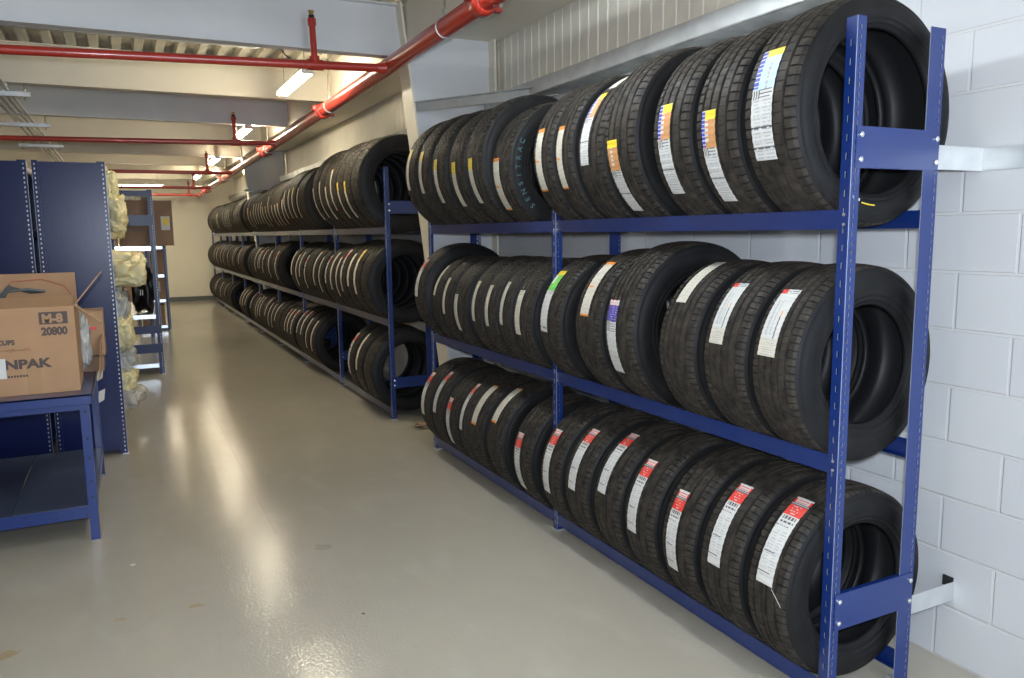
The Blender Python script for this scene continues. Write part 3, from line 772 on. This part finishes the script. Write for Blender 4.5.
bagged((-.01, 6.5, 1.27), (.15, .28, .125), 3, 'large yellow bag bulging over the aisle at middle height')
bagged((-.085, 6.45, 1.00), (.10, .25, .13), 4, 'wrinkled clear bag below the large yellow bag', False, 'film')
bagged((-.07, 6.4, .80), (.10, .24, .12), 5, 'yellow foam filled bag halfway down the panelled rack')
bagged((-.065, 6.45, .62), (.10, .22, .09), 6, 'shiny clear bag above the lowest pair of bags', False, 'film')
bagged((-.075, 6.4, .47), (.10, .22, .09), 7, 'yellow bag, second from the bottom of the panelled rack')
bagged((-.06, 6.4, .33), (.12, .24, .075), 8, 'clear bag with orange foam, lowest above the floor', True, 'film')

def carton(name, x0, x1, y0, y1, z0, z1, label, group=None, m='card', rot=0, parts=True, lab=None):
    t = thing(name, label, 'box', ((x0+x1)/2, (y0+y1)/2, z0), group); t.rotation_euler = (0, 0, rot)
    hx, hy, h = (x1-x0)/2, (y1-y0)/2, z1-z0
    b = MB(); b.box(-hx, hx, -hy, hy, 0, h, M[m]); b.obj('carton_body', t, bevel=.003)
    if parts:
        b = MB(); b.box(-hx-.0008, hx+.0008, -.025, .025, h-.05, h+.0012, M['tape']); b.obj('tape_strip', t)
    if lab:
        b = MB(); b.box(lab[0], lab[1], -hy-.002, -hy-.0005, lab[2], lab[3], M['paper']); b.box(lab[0]+.02, lab[1]-.01, -hy-.003, -hy-.002, (lab[2]+lab[3])/2-.02, lab[3]-.015, M['lyel']); b.obj('paper_label', t)
    return t
carton('cardboard_box', -.02, .52, 9.46, 9.86, 1.402, 1.895, 'wide brown box jutting out over the aisle on the second rack', None, 'cardd', lab=(.15, .24, .17, .32))
carton('cardboard_box', -.11, -.035, 9.40, 9.8, 1.402, 1.93, 'narrow tan box behind the yellow bags on the second rack', None, 'card')
carton('cardboard_box', -.10, .04, 9.34, 9.7, .663, .80, 'small tan box beside the black sack', None, 'card')
carton('cardboard_box', -.10, .06, 9.36, 9.7, .803, 1.0, 'small tan box stacked above another beside the black sack', None, 'card')
for i, (z0, z1, x1, y) in enumerate(((.98, 1.11, .005, 7.3), (.70, .84, .0, 7.3), (.52, .60, .01, 7.25), (.16, .27, -.02, 7.0), (1.60, 1.72, .01, 7.6), (1.78, 1.90, -.01, 7.6))):
    carton('cardboard_box', -.25, x1+.02, y-.12, y+.14, z0, z1, 'small tan carton poking out behind the bags, %s' % ('at middle height', 'below the middle shelf', 'just above knee height', 'near the floor', 'under the top shelf', 'at the very top')[i], 'small cartons behind the bags', 'card', parts=True)
t = blob('plastic_sack', (.17, 9.62, .93), (.135, .2, .27), 21, M['black'], .3, 2.0); tag(t, 'black plastic sack slumped on the second rack along the aisle', 'bag')
b = MB(); b.box(-.03, -.022, -.225, -.222, -.06, 0, M['paper']); b.box(-.01, -.002, -.225, -.222, -.06, 0, M['paper']); b.obj('white_mark', t)
carton('cardboard_box', .22, .59, 13.8, 14.2, .503, .86, 'brown box low on the farthest rack', None, 'cardd', lab=(.02, .10, .12, .28))
carton('cardboard_box', .22, .60, 13.8, 14.2, .903, 1.30, 'brown box at middle height on the farthest rack', None, 'cardd')
carton('cardboard_box', .20, .59, 13.8, 14.2, 1.352, 1.6, 'brown box on the top shelf of the farthest rack', None, 'cardd')
carton('cardboard_box', .22, .55, 13.8, 14.2, .083, .4, 'brown box on the floor level shelf of the farthest rack', None, 'cardd')

# ------------------------------------------------------------------ workbench
wt = thing('workbench', 'blue steel workbench with lower shelf beside the panelled rack', 'workbench', (-.85, 4.9, 0))
def wbx(b, x0, x1, y0, y1, z0, z1, m): b.box(x0+.85, x1+.85, y0-4.9, y1-4.9, z0, z1, m)
b = MB(); wbx(b, -1.5, -.185, 4.27, 5.5, .732, .742, M['blue']); wbx(b, -1.5, -.185, 4.27, 4.275, .692, .742, M['blue']); wbx(b, -.19, -.185, 4.27, 5.5, .692, .742, M['blue']); wbx(b, -1.5, -.185, 5.495, 5.5, .692, .742, M['blue'])
b.obj('table_top', wt, bevel=.002)
b = MB(); wbx(b, -1.5, -.20, 5.36, 5.365, .55, .70, M['blue']); b.obj('back_apron', wt)
b = MB(); wbx(b, -1.5, -.22, 4.285, 4.29, .665, .70, M['blue']); b.obj('front_apron', wt)
for (x, sx) in ((-.2, -1), (-1.48, 1)):
    for (y, sy) in ((4.28, 1), (5.49, -1)):
        b = MB(); b.prism([(x+.85, y-4.9), (x+.85+sx*.042, y-4.9), (x+.85+sx*.042, y-4.9+sy*.003), (x+.85+sx*.003, y-4.9+sy*.003), (x+.85+sx*.003, y-4.9+sy*.042), (x+.85, y-4.9+sy*.042)], 'z', 0, .70, M['blue'])
        lg = b.obj('leg', wt)
        if sy == 1:
            for z in (.30, .42, .52, .22, .655):
                b = MB(); b.tube([(x+.85+sx*.02, y-4.9, z), (x+.85+sx*.02, y-4.9-.002, z)], .006, M['hole'], 10); b.obj('bolt_hole', lg)
for (y0, y1) in ((4.288, 4.293), (5.48, 5.485)):
    b = MB(); wbx(b, -1.48, -.205, y0, y1, .115, .175, M['blue']); ob = b.obj('shelf_rail', wt)
    if y0 < 5:
        for k in range(5):
            for z in (.13, .16):
                b = MB(); b.tube([(.6-k*.13, y0-4.9, z), (.6-k*.13, y0-4.902, z)], .004, M['hole'], 8); b.obj('bolt_hole', ob)
b = MB(); wbx(b, -.208, -.204, 4.30, 5.48, .115, .175, M['blue']); b.obj('shelf_rail', wt)
b = MB(); wbx(b, -1.47, -.57, 4.294, 5.478, .172, .178, M['dsheet']); wbx(b, -.565, -.21, 4.294, 5.478, .172, .178, M['dsheet']); b.obj('lower_shelf', wt)

# packing box with writing
bx0, bx1, by0, by1, bz0, bz1 = -.98, -.236, 4.40, 4.78, .743, 1.165
cb = thing('cardboard_box', 'large open brown box marked M-8 20800 on the workbench', 'box', (bx0, by0, bz0))
BW, BD, BH = bx1-bx0, by1-by0, bz1-bz0
b = MB()
th = .006
b.box(0, BW, 0, th, 0, BH, M['card']); b.box(0, BW, BD-th, BD, 0, BH, M['card']); b.box(0, th, th, BD-th, 0, BH, M['card']); b.box(BW-th, BW, th, BD-th, 0, BH, M['card']); b.box(th, BW-th, th, BD-th, 0, .01, M['card'])
b.obj('carton_body', cb)
def flap(pts, nm='flap', m='card'):
    b = MB(); b.add(pts, [(0, 1, 2, 3)], M[m]); return b.obj(nm, cb, solid=.006)
flap([(0, BD, BH), (BW, BD, BH), (BW-.004, BD+.05, BH+.15), (0, BD+.05, BH+.15)])
flap([(0, 0, BH), (BW, 0, BH), (BW-.005, .10, BH+.045), (0, .10, BH+.045)])
flap([(BW, .02, BH), (BW, BD-.1, BH), (BW+.13, BD-.1, BH+.16), (BW+.12, .04, BH+.15)])
flap([(BW+.003, .06, BH-.0), (BW+.003, .12, BH-.0), (BW+.11, .12, BH-.09), (BW+.11, .06, BH-.09)])
def text(body, size, x, z, parent, m, name, y=-.0012, bold=.0, rx=1.0):
    cu = bpy.data.curves.new('t', 'FONT'); cu.body = body; cu.size = size; cu.offset = bold; cu.extrude = .0004
    to = bpy.data.objects.new('tmp', cu); C.objects.link(to); bpy.context.view_layer.update()
    me = bpy.data.meshes.new_from_object(to.evaluated_get(bpy.context.evaluated_depsgraph_get())); bpy.data.objects.remove(to)
    me.materials.clear(); me.materials.append(m)
    o = link(name, me, parent); o.location = (x, y, z); o.rotation_euler = (PI/2, 0, 0); o.scale = (rx, 1, 1)
    return o
lx = BW   # right edge of the face
b = MB(); b.box(lx-.152, lx-.03, -.0012, 0, BH-.082, BH-.022, M['print_']); b.obj('printed_block', cb)
text('M-8', .058, lx-.14, BH-.073, cb, M['card'], 'printed_text', -.0022, .003, .95)
text('20800', .052, lx-.146, BH-.134, cb, M['print_'], 'printed_text', -.0012, .0026, .85)
text('NPAK', .060, lx-.312, BH-.290, cb, M['print_'], 'printed_text', -.0012, .0028, 1.22)
text('R CUPS', .032, lx-.36, BH-.172, cb, M['print_'], 'printed_text', -.0012, .0014, .95)
text('MADE USA', .016, lx-.31, BH-.33, cb, M['print_'], 'printed_text') if 0 else None
b = MB()
for k in range(8): b.box(lx-.315+k*.0125, lx-.306+k*.0125, -.0012, 0, BH-.332, BH-.323+(k % 2)*.001, M['print_'])
for k in range(4): b.box(lx-.36+k*.012, lx-.351+k*.012, -.0012, 0, BH-.096, BH-.092, M['print_'])
b.obj('small_print', cb)
b = MB(); b.box(lx-.225, lx-.165, -.001, 0, .0, .17, M['tape']); b.obj('tape_strip', cb)
b = MB(); b.box(lx-.44, lx-.306, -.003, -.0012, BH-.335, BH-.238, M['paper']); b.obj('paper_label', cb)
b = MB(); pts = []
for k in range(40):
    pts.append((lx-.36+k*.0042, -.0016, BH-.20+.012*math.sin(k*1.9)*(.5+.5*math.sin(k*.4))))
b.tube(pts, .0013, M['redink'], 4); b.obj('marker_scrawl', cb)
# cables in the box
b = MB()
for k in range(5):
    b.tube([(BW-.32-.01*k, .18+.02*k, BH+.02), (BW-.29, .16+.015*k, BH+.075+.006*k), (BW-.2, .15+.02*k, BH+.085-.006*k), (BW-.13, .17, BH+.07)], .006, M['wire'], 8)
t = b.obj('cable_bundle'); t.location = (bx0, by0, bz0); tag(t, 'bundle of grey cables lying in the open cup box', 'cables')
b = MB(); b.tube([(BW-.30, .2, BH+.06), (BW-.28, .25, BH+.12), (BW-.15, .3, BH+.125), (BW-.05, .28, BH+.09), (BW-.01, .25, BH+.03)], .004, M['redink'], 6)
t = b.obj('cord'); t.location = (bx0, by0, bz0); tag(t, 'thin reddish cord looping over the open cup box', 'cord')
# second carton & film
t2 = carton('cardboard_box', -.30, -.128, 5.02, 5.25, .83, 1.085, 'smaller brown box behind the large open box', None, 'card')
b = MB(); b.box(.0, .05, -.117, -.1155, .15, .165, M['lred']); b.obj('red_mark', t2)
carton('cardboard_box', -.34, -.14, 4.98, 5.28, .743, .828, 'flat dark carton under the smaller brown box', None, 'cardd', parts=False)
t = blob('plastic_film', (-.225, 4.93, .93), (.035, .06, .15), 31, M['film'], .4, 2.5); tag(t, 'crumpled clear plastic film squeezed between the two boxes', 'plastic film')
b = MB(); b.add([(-.16, 4.62, .75), (-.15, 5.2, .75), (-.135, 5.2, .98), (-.145, 4.9, .93)], [(0, 1, 2, 3)], M['card']); t = b.obj('cardboard_sheet', solid=.005); tag(t, 'narrow cardboard sheet leaning at the workbench edge', 'cardboard')
for i, (y, z, w) in enumerate(((5.493, .60, 'upper'), (5.493, .46, 'lower'))):
    b = MB(); b.add([(-.206, y, z), (-.170, y, z+.02), (-.160, y+.006, z+.09), (-.196, y+.006, z+.075)], [(0, 1, 2, 3)], M['cream']); tag(b.obj('paper_tag', solid=.001), '%s white paper tag hanging by the back leg of the workbench' % w, 'tag')
b = MB(); b.box(-.115, -.075, 7.0, 7.6, .105, .40, M['cream']); tag(b.obj('foam_board'), 'pale upright board on the lowest shelf behind the bags', 'board')

# ------------------------------------------------------------------ floor details
b = MB(); b.box(.592, .597, 3.9, 8.2, 0, .0006, M['joint']); b.obj('floor_joint'); struct(bpy.data.objects['floor_joint'], 'thin joint line in the floor')
def splat(name, x, y, r, seed, m, label, cat, z=.0012, asp=1.):
    b = MB(); n = 18; vs = [(x, y, z)]
    for k in range(n):
        a = 2*PI*k/n; rr = r*(.55+.8*abs(noise.noise(Vector((math.cos(a)*1.3, math.sin(a)*1.3, seed*2.3)))+.25))
        vs.append((x+rr*math.cos(a)*asp, y+rr*math.sin(a), z*.6))
    b.add(vs, [(0, k+1, (k+1) % n+1) for k in range(n)], m); o = b.obj(name); tag(o, label, cat)
splat('stain', -.477, 3.197, .035, 1, M['brown'], 'brown dried stain on the floor below the workbench corner', 'stain', asp=1.4)
splat('stain', .162, 3.282, .022, 2, M['brown'], 'small brown smudge in the middle of the aisle floor', 'stain', asp=1.6)
splat('stain', -.11, 3.3, .015, 6, M['brown'], 'thin tan mark on the floor beside the brown smudge', 'stain', asp=2)
splat('stain', .76, 3.64, .05, 4, M['joint'], 'faint round scuff on the floor near the rack', 'stain', z=.0006)
splat('paint_chip', -.06, 3.85, .016, 3, M['dust'], 'white chip lying on the floor near the workbench leg', 'chip', z=.003)
splat('paint_chip', .755, 2.893, .008, 5, M['hole'], 'tiny black speck on the open floor', 'chip', z=.003)
b = MB()
t = blob('paper_scrap', (2.06, 5.62, .02), (.16, .07, .02), 44, M['wood'], .6, 2.0, 3); tag(t, 'crumpled brown paper scrap on the floor between the two racks', 'paper')

# ------------------------------------------------------------------ light and view
def area(name, loc, rot, sx, sy, e, col):
    l = bpy.data.lights.new(name, 'AREA'); l.shape = 'RECTANGLE'; l.size = sx; l.size_y = sy; l.energy = e; l.color = col
    o = bpy.data.objects.new(name, l); C.objects.link(o); o.location = loc; o.rotation_euler = rot
    return o
# daylight through the open loading door behind the viewpoint
area('door_daylight', (1.35, -3.95, 1.4), (PI/2, 0, 0), 1.9, 2.5, 120, (.72, .84, 1))
# the photographer's flash
l = bpy.data.lights.new('camera_flash', 'AREA'); l.size = .08; l.energy = 62; l.color = (.80, .88, 1)
o = bpy.data.objects.new('camera_flash', l); C.objects.link(o); o.location = (-.01, -.04, 1.585)
o.rotation_euler = Vector((F.x, F.y, F.z+.05)).to_track_quat('-Z', 'Y').to_euler()
w = bpy.data.worlds.new('world'); scene.world = w; w.use_nodes = True
w.node_tree.nodes['Background'].inputs[0].default_value = (.7, .82, 1, 1); w.node_tree.nodes['Background'].inputs[1].default_value = .5
vs_ = scene.view_settings; vs_.view_transform = 'Standard'; vs_.look = 'None'; vs_.exposure = .35; vs_.gamma = 1; vs_.use_curve_mapping = False
